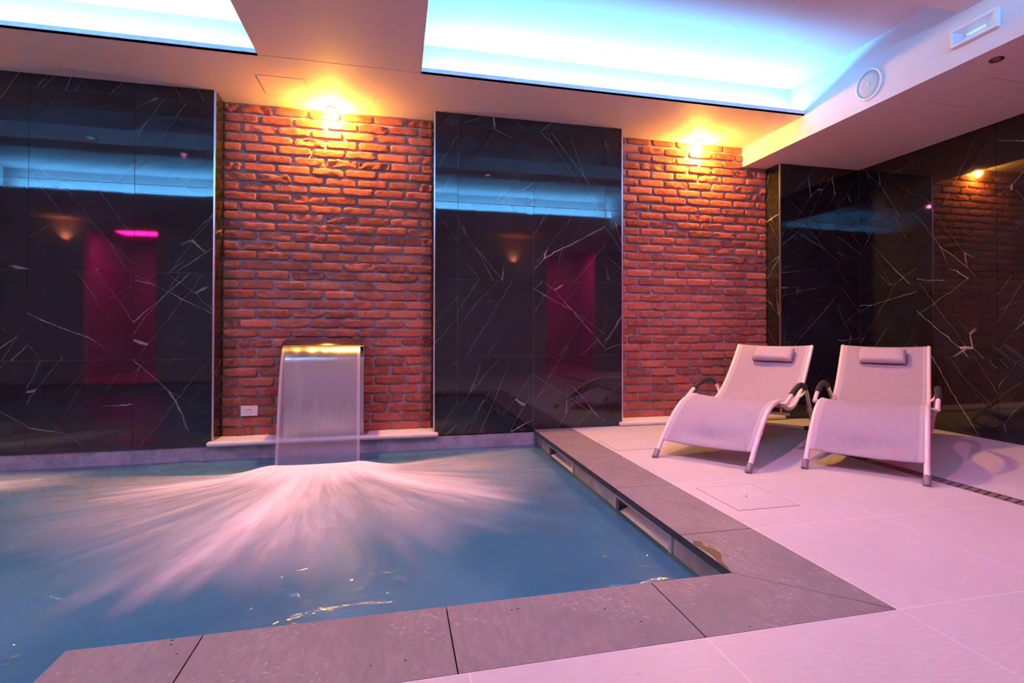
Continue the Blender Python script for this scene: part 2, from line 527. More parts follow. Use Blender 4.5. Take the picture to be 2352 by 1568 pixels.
mb = MB()
ys = [YF] + [-0.559 - TW * k for k in range(7, -1, -1)] + [0.0]
mb.box(XR + EPS, XR + 0.15, YF, 0.35, -0.02, ZR, mi=1)
tiled(mb, 'x', XR + EPS, ys, [0.0] + ROW[:3] + [ZB], -1)
struct(mb, 'wall_right', [M['marble'], M['grout']])

# dark silicone line at the foot of the left panel
mb = MB(); mb.box(XA0, XAE, -0.003, EPS, -0.022, 0.004)
struct(mb, 'trim_1', M['dark'])

# metal corner profiles on the pillar edges
k = 2
for x, zt, zb in ((XAE, ZC, 0.012), (XB0, ZC, 0.012), (XBE, ZC, 0.03), (XC0, ZB, 0.03)):
    mb = MB()
    s = 1 if x in (XAE, XBE) else -1
    prof = [(-0.0035, -0.004), (0.008, -0.004), (0.008, 0.008), (0.0045, 0.008), (0.0045, 0.0005), (-0.0035, 0.0005)]
    vs = [(x + s * px, py, z) for z in (zb, zt) for px, py in prof]
    n = len(prof)
    fs = [(i, (i + 1) % n, n + (i + 1) % n, n + i) for i in range(n)] + [tuple(range(n)), tuple(range(n, 2 * n))]
    mb.add(vs, fs)
    struct(mb, 'trim_%d' % k, M['chrome']); k += 1

# ------------------------------------------------------------------ setting: brick alcoves
def brick_panel(name, x0, x1, zb, seed, cut=None):
    rnd = random.Random(seed)
    mb = MB()
    yb = DREC
    mb.box(x0, x1, yb, yb + 0.15, zb - 0.02, ZC, mi=1)
    CH, LN, GAP = 0.0727, 0.240, 0.0145
    gx = [-1, -0.982, -0.93, -0.80, -0.62, -0.42, -0.2, 0, 0.2, 0.42, 0.62, 0.80, 0.93, 0.982, 1]
    gz = [-1, -0.945, -0.80, -0.45, 0, 0.45, 0.80, 0.945, 1]
    row, z = 0, zb
    while z < ZC - 0.012:
        z1 = min(z + CH - GAP, ZC)
        x = x0 - (LN * 0.5 if row % 2 else 0.0) + rnd.uniform(-0.008, 0.008)
        while x < x1:
            ln = LN - GAP + rnd.uniform(-0.008, 0.008)
            a, b = max(x, x0 + 0.002), min(x + ln, x1 - 0.002)
            x += ln + GAP
            top = z1
            if cut and z1 > cut[1] - 0.002:
                if a > cut[0]: top = min(top, cut[1] - 0.002)
                elif b > cut[0]:
                    if z > cut[1] - 0.01: b = cut[0] - 0.002
            if b - a < 0.03 or top - z < 0.012: continue
            rough = 1.15 if rnd.random() < 0.7 else 2.2
            prot = 0.017 + rnd.uniform(-0.003, 0.003)
            dz = rnd.uniform(-0.002, 0.002)
            hw, hh, cx, cz = (b - a) / 2, (top - z) / 2, (a + b) / 2, (z + top) / 2 + dz
            sd = rnd.uniform(0, 100)
            vs = []
            for v in gz:
                for u in gx:
                    au, av = abs(u), abs(v)
                    px, pz = u * hw, v * hh
                    ex, ez = max(0, au - 0.86) / 0.14, max(0, av - 0.6) / 0.4
                    cr = ex * ez                                   # rounded corners
                    px -= math.copysign(cr * 0.008, u); pz -= math.copysign(cr * 0.006, v)
                    q = Vector((cx + px, sd, cz + pz))
                    ed = max(ex, ez)
                    nn = noise.noise_vector(q * 28.0)
                    n2 = noise.noise(q * 60.0)
                    n3 = noise.noise_vector(q * 55.0)
                    px += (nn.x * 0.0042 + n3.x * 0.0022) * rough * (0.2 + ed); pz += (nn.z * 0.0042 + n3.z * 0.0024) * rough * (0.2 + ed)
                    e2 = max(max(0, au - 0.982) / 0.018, max(0, av - 0.945) / 0.055)
                    if e2 >= 1: y = yb + 0.004
                    else:
                        r = max(ex, ez)
                        y = yb - prot * (1 - 0.16 * r ** 3) + (nn.y * 0.0022 + n2 * 0.0018) * rough
                        if rough > 1.5: y += max(0, noise.noise(q * 22.0) - 0.05) * 0.022
                    vs.append((min(max(cx + px, x0 + 0.0005), x1 - 0.0005), y, cz + pz))
            nx, nz = len(gx), len(gz)
            fs = [(j * nx + i, j * nx + i + 1, (j + 1) * nx + i + 1, (j + 1) * nx + i) for j in range(nz - 1) for i in range(nx - 1)]
            tint = (rnd.random(), max(0.0, rnd.random() * 1.6 - 0.75), rnd.random())
            mb.add(vs, fs, tint)
        z += CH
        row += 1
    o = mb.build(name, [M['brick'], M['mortar']], fix=False)
    me = o.data
    for p in me.polygons:
        if p.material_index == 0: p.use_smooth = True
    o['kind'] = 'structure'
    return o

brick_panel('wall_alcove_left', XAE + EPS, XB0 - EPS, 0.014, 11)
brick_panel('wall_alcove_right', XBE + EPS, XC0 - EPS, 0.034, 23, cut=(XBEAM, ZB))
brick_panel('wall_alcove_far_left', XD1 + EPS, XA0 - EPS, 0.014, 31)

# ------------------------------------------------------------------ setting: other walls, doors behind the camera
DOORS = ((-5.74, -4.75, 2.36), (1.62, 2.58, 2.30))
mb = MB()
xs = [XL]
for d0, d1, h in DOORS:
    mb.box(xs[-1], d0, YF - 0.15, YF, -0.02, ZR)
    mb.box(d0, d1, YF - 0.15, YF, h, ZR)
    xs.append(d1)
mb.box(xs[-1], XR + 0.15, YF - 0.15, YF, -0.02, ZR)
struct(mb, 'wall_front', M['backwall'])
mb = MB()
for d0, d1, h in DOORS:
    a, b, e, zt = d0 - 0.35, d1 + 0.35, YF - 2.2, 2.5
    mb.box(a - 0.1, a, e, YF - 0.15, 0, zt)
    mb.box(b, b + 0.1, e, YF - 0.15, 0, zt)
    mb.box(a - 0.1, b + 0.1, e - 0.1, e, 0, zt)
    mb.box(a - 0.1, b + 0.1, e - 0.1, YF - 0.15, zt, zt + 0.1)
    mb.box(a - 0.1, b + 0.1, e - 0.1, YF, -0.1, 0)
struct(mb, 'wall_corridor', M['pinkwall'])
mb = MB(); mb.box(XL - 0.15, XL, YF - 0.15, 0.35, -1.4, ZR)
struct(mb, 'wall_left', M['backwall'])

# ------------------------------------------------------------------ setting: ceiling with coves
CY0, CY1 = -0.59, -3.35          # cove openings: back lip and front lip
COVES = ((-5.6, -1.91), (-0.92, XBEAM))
mb = MB()
t = 0.012
mb.box(XL, XBEAM, CY0, DREC + 0.15, ZC, ZC + t)
mb.box(XL, XBEAM, YF, CY1, ZC, ZC + t)
mb.box(XL, COVES[0][0], CY1, CY0, ZC, ZR)
mb.box(COVES[0][1], COVES[1][0], CY1 - 0.14, CY0 + 0.14, ZC + 0.0005, ZR)
for a, b in COVES:
    mb.box(a, b, CY0, CY0 + 0.008, ZC, ZC + 0.040)           # thin upstands hiding the strips
    mb.box(a, b, -2.08, -1.78, 2.60, ZR)                     # cross beam
mb.box(XL, XBEAM, CY0 + 0.14, DREC + 0.15, ZC + t, ZR)
mb.box(XL, XBEAM, YF, CY1 - 0.14, ZC + t, ZR)
mb.box(XL - 0.1, XR + 0.15, YF - 0.15, DREC + 0.15, ZR, ZR + 0.08)
mb.box(XBEAM, XR + EPS, YF, DREC + 0.10, ZB, ZR)             # dropped beam along the right wall
struct(mb, 'ceiling', M['paint'])

# LED strips behind the lips
LED = [('cyan light strip behind the lip of the left ceiling cove, back edge', 0, CY0 + 0.080),
       ('cyan light strip behind the lip of the left ceiling cove, front edge', 0, CY1 - 0.042),
       ('cyan light strip behind the lip of the wide ceiling cove, back edge', 1, CY0 + 0.080),
       ('cyan light strip behind the lip of the wide ceiling cove, front edge', 1, CY1 - 0.042)]
for lab, c, y in LED:
    mb = MB()
    a, b = COVES[c]
    mb.box(a + 0.03, b - 0.03, y, y + 0.012, ZC + t + 0.0005, ZC + t + 0.006)
    tag(mb.build('light_strip', M['led']), lab, 'light strip', 'cyan strips in the ceiling coves')

# ------------------------------------------------------------------ setting: floor, coping, pool
XP0 = -1.865                        # the pool steps forward to the left of this
YPF = -4.9
mb = MB()
FZ = -0.06
mb.box(CW, 1.690, YOUT, 0.0, FZ, 0)
mb.box(1.800, XR + EPS, YF, 0.0, FZ, 0)
mb.box(1.690, 1.800, YF, -5.2, FZ, 0)
mb.box(1.690, 1.800, -0.93, 0.0, FZ, 0)
mb.box(XP0 + 0.31, CW, YF, YOUT, FZ, 0)
mb.box(CW, 1.690, YF, YOUT, FZ, 0)
mb.box(XBE, XC0, 0.0, DREC, FZ, 0)
mb.box(XL, XP0 + 0.31, YF, YPF - 0.31, FZ, 0)
struct(mb, 'floor', M['floor'])

def slabs(mb, pts_list):
    for poly in pts_list:
        n = len(poly)
        vs = [(x, y, 0.001) for x, y in poly] + [(x, y, -0.030) for x, y in poly]
        mb.add(vs, [tuple(range(n))], (0, 0, 0), None, 0)
        base = len(mb.v) - 2 * n
        for i in range(n):
            j = (i + 1) % n
            mb.f.append((base + i, base + j, base + n + j, base + n + i)); mb.mi.append(1)
        mb.f.append(tuple(base + n + i for i in range(n - 1, -1, -1))); mb.mi.append(1)
mb = MB()
g = 0.0012
yj = [0.0, -0.37, -1.0, -1.62, -2.247]
P = []
for a, b in zip(yj, yj[1:]):
    P.append([(g, a - g), (CW - g, a - g), (CW - g, b + g), (g, b + g)])
P.append([(g, -2.247 - g), (CW - g, -2.247 - g), (CW - g, YOUT + 2 * g), (g, YIN)])
P.append([(0, YIN), (CW - g, YOUT), (-0.29 + g, YOUT), (-0.29 + g, YIN)])
for a, b in ((-0.29, -0.931), (-0.931, -1.558)):
    P.append([(a - g, YIN), (a - g, YOUT), (b + g, YOUT), (b + g, YIN)])
P.append([(-1.558 - g, YIN), (-1.558 - g, -2.88), (XP0, -2.88), (XP0, YIN)])
yy = -2.88
while yy > YPF + 0.1:
    P.append([(XP0, yy - g), (XP0 + 0.307, yy - g), (XP0 + 0.307, max(yy - 0.63, YPF)), (XP0, max(yy - 0.63, YPF))]); yy -= 0.63
P.append([(XP0 + 0.307, YPF - g), (XP0 + 0.307, YPF - 0.308), (XL, YPF - 0.308), (XL, YPF - g)])
slabs(mb, P)
o = struct(mb, 'trim_6', [M['coping'], M['slab_edge']], bevel=0.0015)

# pool shell
PB = -1.25
mb = MB()
mb.box(XL, 0.03, 0.004, 0.12, PB, -0.022)                  # under the back wall
for xj in (-6.0, -5.0, -4.06, -3.10, -2.40, -1.08, -0.38): # tile joints as fine dark lines
    pass
struct(mb, 'wall_pool_back', M['tile'])
mb = MB()
for xj in (-3.10, -2.375, -0.62, -0.16):
    mb.box(xj - 0.0012, xj + 0.0012, 0.0025, 0.0042, -0.3, -0.022)
struct(mb, 'trim_7', M['groove'])
SK = ((-0.906, -0.31), (-2.138, -1.547))
mb = MB()
prev = 0.004
for y0, y1 in SK:
    mb.box(0.03, 0.10, y1, prev, PB, -0.0305)
    mb.box(0.03, 0.10, y0, y1, PB, -0.235)
    prev = y0
mb.box(0.03, 0.10, YIN - 0.03, prev, PB, -0.0305)
struct(mb, 'wall_pool_right', M['tile'])
mb = MB()
mb.box(XP0 + 0.03, 0.03, YIN - 0.10, YIN - 0.03, PB, -0.0305)
struct(mb, 'wall_pool_front', M['tile'])
mb = MB(); mb.box(XP0 + 0.03, XP0 + 0.10, YPF, YIN - 0.10, PB, -0.0305)
struct(mb, 'wall_pool_side', M['tile'])
mb = MB(); mb.box(XL, XP0 + 0.10, YPF - 0.10, YPF - 0.03, PB, -0.0305)
struct(mb, 'wall_pool_near', M['tile'])
mb = MB(); mb.box(XL, 0.10, YPF - 0.1, 0.12, PB - 0.1, PB)
struct(mb, 'floor_pool', M['tile'])

# ------------------------------------------------------------------ skimmers in the pool wall
for i, (y0, y1) in enumerate(SK):
    root = empty('pool_skimmer', (0.03, (y0 + y1) / 2, -0.235))
    tag(root, ['lilac framed slot of the small far skimmer under the coping near the back wall',
               'lilac framed skimmer slot under the coping nearer the front pool corner'][i], 'pool skimmer', 'skimmer slots in the pool wall')
    hy, top, bw = (y1 - y0) / 2, 0.195, 0.026
    mb = MB()
    mb.box(-0.006, 0.012, -hy, hy, top - bw * 0.8, top)
    mb.box(-0.006, 0.012, -hy, -hy + bw, 0.0, top - bw * 0.8)
    mb.box(-0.006, 0.012, hy - bw, hy, 0.0, top - bw * 0.8)
    mb.box(-0.006, 0.012, -hy + bw, hy - bw, 0.0, 0.02)
    mb.build('frame', M['skim'], root, bevel=0.002)
    mb = MB()
    mb.box(0.20, 0.215, -hy, hy, 0.0, top - 0.002)
    mb.box(0.012, 0.20, -hy, -hy + 0.012, 0.0, top - 0.002)
    mb.box(0.012, 0.20, hy - 0.012, hy, 0.0, top - 0.002)
    mb.box(0.012, 0.20, -hy + 0.012, hy - 0.012, 0.0, 0.01)
    mb.box(0.012, 0.20, -hy + 0.012, hy - 0.012, top - 0.012, top - 0.002)
    mb.build('throat', M['cap'], root)
    mb = MB()
    a, b = -hy + bw + 0.004, hy - bw - 0.004
    mb.add([(0.012, a, 0.105), (0.012, b, 0.105), (0.075, b, 0.128), (0.075, a, 0.128),
            (0.012, a, 0.095), (0.012, b, 0.095), (0.075, b, 0.118), (0.075, a, 0.118)],
           [(0, 1, 2, 3), (7, 6, 5, 4), (0, 4, 5, 1), (1, 5, 6, 2), (2, 6, 7, 3), (3, 7, 4, 0)])
    mb.build('weir_flap', M['white'], root)

# ------------------------------------------------------------------ water
mb = MB()
mb.quad((XL, YPF - 0.03, WZ), (XP0 + 0.03, YPF - 0.03, WZ), (XP0 + 0.03, YIN - 0.03, WZ), (XL, YIN - 0.03, WZ))
mb.quad((XL, YIN - 0.03, WZ), (0.03, YIN - 0.03, WZ), (0.03, 0.004, WZ), (XL, 0.004, WZ))
tag(mb.build('pool_water', M['water'], fix=False), 'teal blue pool water inside the brown stone coping', 'water', kind='stuff')

# foam fans: polar grids around the line where a sheet lands
LOBES = [  # angle deg, half width deg, length m, strength
    (180, 6, 0.66, 0.50), (190, 6, 1.00, 0.98), (198, 7, 1.04, 0.82), (208, 6, 1.00, 0.62), (219, 5.5, 1.04, 0.56), (230, 4.5, 1.16, 0.58),
    (241, 5, 1.26, 0.54), (251, 6, 1.36, 0.66), (259, 7, 1.54, 0.98), (266, 6, 1.54, 0.84), (274, 7, 1.56, 0.62), (283, 6, 1.30, 0.54),
    (293, 5, 1.44, 0.46), (301, 7, 1.46, 0.52), (312, 6, 1.32, 0.55), (322, 7.5, 1.28, 0.98), (332, 7, 1.10, 0.86), (343, 7, 1.00, 0.60),
    (358, 8, 0.90, 0.45), (374, 9, 0.90, 0.50)]
def foam(cx, cy, half, label, reach=1.0, extra=()):
    mb = MB()
    NT_, NR = 300, 56
    a0, a1 = math.radians(160), math.radians(392)
    rng = random.Random(int(abs(cx) * 100))
    ph = rng.uniform(0, 50)
    vs, tn, uv = [], [], []
    for j in range(NR + 1):
        rr = (j / NR) ** 1.25 * 2.0
        for i in range(NT_ + 1):
            th = a0 + (a1 - a0) * i / NT_
            ox = half * math.cos(th) * 0.9
            x, y = cx + ox + rr * math.cos(th), cy + rr * math.sin(th) * (1 + 0.0) - 0.03 * abs(math.sin(th))
            dg = math.degrees(th)
            den = 0.0
            wob = 3.0 * noise.noise(Vector((dg * 0.03, rr * 1.6, ph)))
            for la, lw, ll, ls in LOBES + list(extra):
                q = (dg + wob - la) / lw
                if abs(q) > 3.2: continue
                nl = reach * ll * (1 + 0.12 * noise.noise(Vector((dg * 0.35, 3.1, ph))))
                fall = max(0.0, 1 - (rr / nl) ** 1.7) ** 0.9
                den = max(den, ls * math.exp(-0.5 * q * q) * fall)
            core = math.exp(-(rr / 0.33) ** 2)
            mid = 0.58 * max(0.0, 1 - rr / 1.35)
            if dg > 385 or dg < 166: mid = 0
            fall_side = min(1.0, max(0.0, (dg - 160) / 10.0), max(0.0, (392 - dg) / 12.0))
            den = max(den, core, mid) * fall_side
            z = WZ + 0.004 + 0.060 * math.exp(-(rr / 0.19) ** 2) + 0.012 * math.exp(-(rr / 0.6) ** 2)
            if y > -0.01: y, den = -0.01, 0.0
            if x > 0.02: x, den = 0.02, 0.0
            if y < YIN - 0.02: y, den = YIN - 0.02, 0.0
            vs.append((x, y, z)); tn.append((den, rr, 0)); uv.append((i / NT_, rr / 2.0))
    w = NT_ + 1
    if reach > 1: vs = [(x, y, z + 0.003) for x, y, z in vs]
    fs = [(j * w + i, j * w + i + 1, (j + 1) * w + i + 1, (j + 1) * w + i) for j in range(NR) for i in range(NT_)]
    fs = [f for f in fs if max(tn[k][0] for k in f) > 0.004]
    keep = sorted({k for f in fs for k in f})
    new = {k: n for n, k in enumerate(keep)}
    vs, tn, uv = [vs[k] for k in keep], [tn[k] for k in keep], [uv[k] for k in keep]
    fs = [tuple(new[k] for k in f) for f in fs]
    mb.add(vs, fs, tn, uv)
    o = mb.build('water_foam', M['foam'], smooth=True, fix=False)
    return tag(o, label, 'foam', kind='stuff')
foam(-1.56, -0.56, 0.27, 'white foam fanning over the pool where the water sheet lands')
foam(-4.66, -0.56, 0.27, 'edge of a second white foam fan at the far left of the pool', 1.2, [(365, 4, 1.25, 0.8), (371, 4, 1.3, 0.9), (379, 5, 1.15, 0.6), (356, 4, 1.1, 0.6)])

# ------------------------------------------------------------------ waterfall fountain on the sill
def fountain(cx, label_f, label_w):
    root = empty('pool_fountain', (cx, 0.0, 0.014))
    tag(root, label_f, 'fountain', 'steel fountains on the alcove sills')
    hw = 0.277
    # closed steel column with a rounded shoulder
    prof = [(-0.012, 0.0), (-0.012, 0.50), (-0.004, 0.565), (0.020, 0.62), (0.055, 0.655), (0.10, 0.672), (0.165, 0.675), (0.165, 0.0)]
    mb = MB(); n = len(prof)
    vs = [(x, y, z) for x in (-hw, hw) for y, z in prof]
    fs = [(i, (i + 1) % n, n + (i + 1) % n, n + i) for i in range(n)] + [tuple(range(n - 1, -1, -1)), tuple(range(n, 2 * n))]
    mb.add(vs, fs)
    mb.build('body', M['steel'], root, bevel=0.003)
    # curved hood over the outlet
    mb = MB()
    prof = [(0.166, 0.714), (0.10, 0.716), (0.02, 0.710), (-0.045, 0.697), (-0.085, 0.680), (-0.105, 0.662)]
    N = len(prof)
    vs = []
    for x in (-hw, hw):
        for y, z in prof: vs.append((x, y, z))
        for y, z in prof: vs.append((x, y, z - 0.004))
    fs = []
    for i in range(N - 1):
        fs += [(i, i + 1, 2 * N + i + 1, 2 * N + i), (N + i + 1, N + i, 3 * N + i, 3 * N + i + 1)]
        for s in (0, 2 * N): fs.append((s + i, s + i + 1, s + N + i + 1, s + N + i))
    fs += [(0, 2 * N, 3 * N, N), (N - 1, 2 * N - 1, 4 * N - 1, 3 * N - 1)]
    mb.add(vs, fs)
    mb.build('hood', M['steel'], root, smooth=True)
    for s in (-1, 1):
        mb = MB(); mb.box(s * hw - 0.003, s * hw + 0.003, -0.02, 0.164, 0.55, 0.708)
        mb.build('cheek', M['steel'], root)
        mb = MB(); mb.box(min(s * hw, s * (hw + 0.03)), max(s * hw, s * (hw + 0.03)), 0.0, 0.12, 0.0, 0.012)
        fl = mb.build('base_flange', M['steel'], root)
        mb = MB(); mb.tube([(s * (hw + 0.017), 0.02, 0.012), (s * (hw + 0.017), 0.02, 0.022)], 0.007, 6)
        mb.build('bolt', M['steel'], fl)
    # the sheet of water
    mb = MB()
    NU, NV = 36, 48
    vs, uv = [], []
    for j in range(NV + 1):
        q = j / NV
        if q < 0.1:
            y, z = 0.02 - 1.2 * q, 0.702 - 0.16 * q
            tt = 0
        else:
            tt = (q - 0.1) / 0.9
            y = -0.10 - 0.40 * tt
            z = 0.686 - (0.686 - WZ) * (0.10 * tt + 0.90 * tt * tt)
        a, b = -0.265 + 0.030 * tt, 0.255 + 0.026 * tt
        for i in range(NU + 1):
            u = i / NU
            vs.append((cx + a + (b - a) * u, y + 0.006 * noise.noise(Vector((u * 9 + cx, q * 2.0, 0))), z)); uv.append((u, q))
    w = NU + 1
    mb.add(vs, [(j * w + i, j * w + i + 1, (j + 1) * w + i + 1, (j + 1) * w + i) for j in range(NV) for i in range(NU)], (0, 0, 0), uv)
    o = mb.build('waterfall', M['sheet'], smooth=True, fix=False)
    tag(o, label_w, 'waterfall', 'sheets of falling water')
fountain(-1.585, 'brushed steel waterfall fountain with curved hood on the cream sill', 'thin sheet of water falling from the steel hood into the pool')
fountain(-4.685, 'steel waterfall fountain in the far left alcove beyond the picture edge', 'sheet of water falling in the far left alcove beyond the picture edge')

# ------------------------------------------------------------------ stone sills
def sill(x0, x1, zb, zt, label):
    mb = MB()
    yf = -0.038
    r = (zt - zb) / 2
    prof = [(DREC, zt), (yf + r, zt)] + [(yf + r - r * math.sin(a), (zt + zb) / 2 + r * math.cos(a)) for a in [math.pi * k / 8 for k in range(1, 8)]] + [(yf + r, zb), (DREC, zb)]
    n = len(prof)
    segs = []
    e = 0.03
    # narrow tongue inside the alcove, wide nose in front
    def ext(xa, xb, pr):
        nn = len(pr)
        vs = [(x, y, z) for x in (xa, xb) for y, z in pr]
        mb.add(vs, [(i, (i + 1) % nn, nn + (i + 1) % nn, nn + i) for i in range(nn)] + [tuple(range(nn - 1, -1, -1)), tuple(range(nn, 2 * nn))])
    ext(x0 + e + 0.006, x1 - e - 0.006, prof)
    nose = [(-0.0015, zt)] + prof[1:-1] + [(-0.0015, zb)]
    for xa, xb, s in ((x0, x0 + e + 0.006, 1), (x1 - e - 0.006, x1, -1)):
        pr = nose
        ext(xa + (0.012 if s > 0 else 0), xb - (0.012 if s < 0 else 0), pr)
        xe = x0 if s > 0 else x1
        pr2 = [(y + (0.008 if y < -0.01 else 0), (z - (zt + zb) / 2) * 0.6 + (zt + zb) / 2) for y, z in nose]
        xa2 = xe + 0.012 * s
        nn = len(pr)
        vs = [(xa2, y, z) for y, z in pr] + [(xe, y, z) for y, z in pr2]
        mb.add(vs, [(i, (i + 1) % nn, nn + (i + 1) % nn, nn + i) for i in range(nn)] + [tuple(range(nn, 2 * nn))])
    return tag(mb.build('stone_sill', M['sill'], smooth=False), label, 'sill', 'cream stone sills below the brick alcoves')
sill(XAE - 0.03, XB0 + 0.03, -0.022, 0.014, 'cream stone sill under the steel fountain at the water edge')
sill(XBE - 0.03, XC0 + 0.03, 0.0, 0.034, 'cream stone sill behind the sun loungers on the floor')
sill(XD1 - 0.03, XA0 + 0.03, -0.022, 0.014, 'cream stone sill in the far left alcove beyond the picture edge')

# ------------------------------------------------------------------ lamps
def alcove_lamp(x, label):
    root = empty('alcove_lamp', (x, 0.122, ZC))
    tag(root, label, 'lamp', 'warm lamps above the brick alcoves')
    mb = MB(); mb.lathe([(0.036, 0.0), (0.036, -0.010), (0.016, -0.014), (0.014, -0.034), (0.010, -0.034)], 24)
    mb.build('fitting', M['white'], root, smooth=True)
    mb = MB()
    mb.lathe([(0.0001, -0.080)] + [(0.024 * math.sin(a), -0.056 - 0.024 * math.cos(a)) for a in [math.pi * k / 10 for k in range(1, 9)]] + [(0.012, -0.034)], 20)
    mb.build('bulb', M['bulb'], root, smooth=True)
    l = bpy.data.lights.new('down_beam', 'SPOT')
    l.color = BULB_BEAM; l.energy = BEAM_POW
    l.spot_size = math.radians(160); l.spot_blend = 0.5; l.shadow_soft_size = 0.02
    lo = bpy.data.objects.new('down_beam', l)
    COL.objects.link(lo); lo.parent = root; lo.location = (0, 0, -0.084)
alcove_lamp(-1.56, 'glowing warm lamp at the ceiling over the fountain alcove')
alcove_lamp(1.55, 'glowing warm lamp at the ceiling over the alcove behind the loungers')
alcove_lamp(-4.65, 'glowing warm lamp over the far left alcove beyond the picture edge')

def spotlight(name, x, y, z, label, on=True, group=None, power=1.0, ring='white', r=0.045, target=None):
    root = empty(name, (x, y, z))
    tag(root, label, 'ceiling spot', group)
    mb = MB(); mb.lathe([(r, 0.0), (r, -0.004), (r * 0.86, -0.009), (r * 0.68, -0.009), (r * 0.66, -0.003), (r * 0.66, 0.0)], 32)
    mb.build('ring', M[ring], root, smooth=True)
    mb = MB(); mb.lathe([(r * 0.66, -0.001), (r * 0.6, -0.004), (0.0001, -0.005)], 32)
    mb.build('lens', M['spot'] if on else M['glass_off'], root, smooth=True)
    if on:
        l = bpy.data.lights.new('spot_beam', 'SPOT')
        l.color = SPOT_COL; l.energy = SPOT_POW * power
        l.spot_size = math.radians(150); l.spot_blend = 0.6
        l.shadow_soft_size = 0.022
        lo = bpy.data.objects.new('spot_beam', l)
        COL.objects.link(lo); lo.parent = root; lo.location = (0, 0, -0.03)
        if target is not None:
            dv = Vector(target) - Vector((x, y, z))
            lo.rotation_euler = dv.to_track_quat('-Z', 'Y').to_euler()
spotlight('beam_spot', -0.05, -1.93, 2.60, 'warm round spot under the cross beam, nearer the loungers', group='spots under the cross beam', target=(0.5, -1.9, 0))
spotlight('beam_spot', -3.2, -1.93, 2.60, 'warm round spot under the cross beam of the left cove', group='spots under the cross beam', power=0.5)
spotlight('beam_downlight', 2.176, -1.863, ZB, 'unlit bronze ringed downlight under the right ceiling beam', on=False, ring='bronze', r=0.034)

def sconce(x, z, label):
    root = empty('wall_sconce', (x, YF, z))
    tag(root, label, 'wall lamp', 'warm sconces on the wall behind the camera')
    mb = MB(); mb.box(-0.03, 0.03, 0.0, 0.012, -0.05, 0.05)
    mb.build('back_plate', M['white'], root, bevel=0.002)
    mb = MB(); mb.lathe([(0.034, -0.045), (0.036, 0.0), (0.034, 0.045), (0.031, 0.045), (0.033, 0.0), (0.031, -0.045)], 24, 'z', (0, 0.055, 0))
    mb.build('shade', M['white'], root, smooth=True)
    mb = MB(); mb.lathe([(0.0001, -0.022), (0.014, -0.014), (0.019, 0.0), (0.014, 0.014), (0.0001, 0.022)], 16, 'z', (0, 0.055, 0))
    mb.build('bulb', M['sconce_bulb'], root, smooth=True)
sconce(0.98, 1.99, 'warm up and down sconce on the wall behind the camera, right of the middle')
sconce(-5.98, 2.12, 'warm up and down sconce on the wall behind the camera, far left')

# pink light in the corridors seen only as reflections
for d0, d1, h in DOORS:
    l = bpy.data.lights.new('corridor_light', 'AREA')
    l.shape = 'RECTANGLE'; l.size = d1 - d0; l.size_y = 0.5
    l.color = PINK_COL; l.energy = PINK_POW
    lo = bpy.data.objects.new('corridor_light', l); COL.objects.link(lo)
    lo.location = ((d0 + d1) / 2, YF - 1.0, 2.48)

# ------------------------------------------------------------------ ceiling fittings
root = empty('ceiling_speaker', (XBEAM, -1.178, 2.4615))
tag(root, 'round white speaker set into the side of the ceiling beam', 'speaker')
mb = MB(); mb.lathe([(0.106, 0.0), (0.106, -0.006), (0.099, -0.011), (0.090, -0.010), (0.088, -0.004), (0.088, 0.0)], 48, 'x')
mb.build('rim', M['white'], root, smooth=True)
mb = MB(); mb.lathe([(0.088, -0.002), (0.086, -0.005), (0.05, -0.007), (0.0001, -0.0075)], 48, 'x')
mb.build('grille', M['grille'], root, smooth=True)
mb = MB(); mb.lathe([(0.010, -0.0085), (0.010, -0.0115), (0.007, -0.0125), (0.0001, -0.0115)], 20, 'x')
mb.build('badge', M['white'], root, smooth=True)

root = empty('emergency_light', (XBEAM, -1.858, 2.458))
tag(root, 'rectangular white emergency light with a row of small LEDs on the beam', 'emergency light')
hy, hz, dp = 0.122, 0.052, 0.030
mb = MB()
b = 0.018
mb.box(-dp, 0, -hy, hy, hz - b, hz); mb.box(-dp, 0, -hy, hy, -hz, -hz + b)
mb.box(-dp, 0, -hy, -hy + b, -hz + b, hz - b); mb.box(-dp, 0, hy - b, hy, -hz + b, hz - b)
mb.build('housing', M['white'], root, bevel=0.003)
mb = MB()
iy, iz = hy - b, hz - b
o4 = [(-dp + 0.004, -iy, -iz), (-dp + 0.004, iy, -iz), (-dp + 0.004, iy, iz), (-dp + 0.004, -iy, iz)]
i4 = [(-0.004, -iy + 0.035, -0.010), (-0.004, iy - 0.035, -0.010), (-0.004, iy - 0.035, 0.012), (-0.004, -iy + 0.035, 0.012)]
mb.add(o4 + i4, [(4, 5, 6, 7)] + [(k, (k + 1) % 4, 4 + (k + 1) % 4, 4 + k) for k in range(4)])
mb.build('reflector', M['reflector'], root, fix=False)
for k in range(10):
    mb = MB(); mb.lathe([(0.0022 if k != 4 else 0.0040, -0.004), (0.0018, -0.007), (0.0001, -0.0075)], 10, 'x', (0, 0.045 - k * 0.010, -0.004))
    mb.build('led', M['dot'], root, smooth=True)

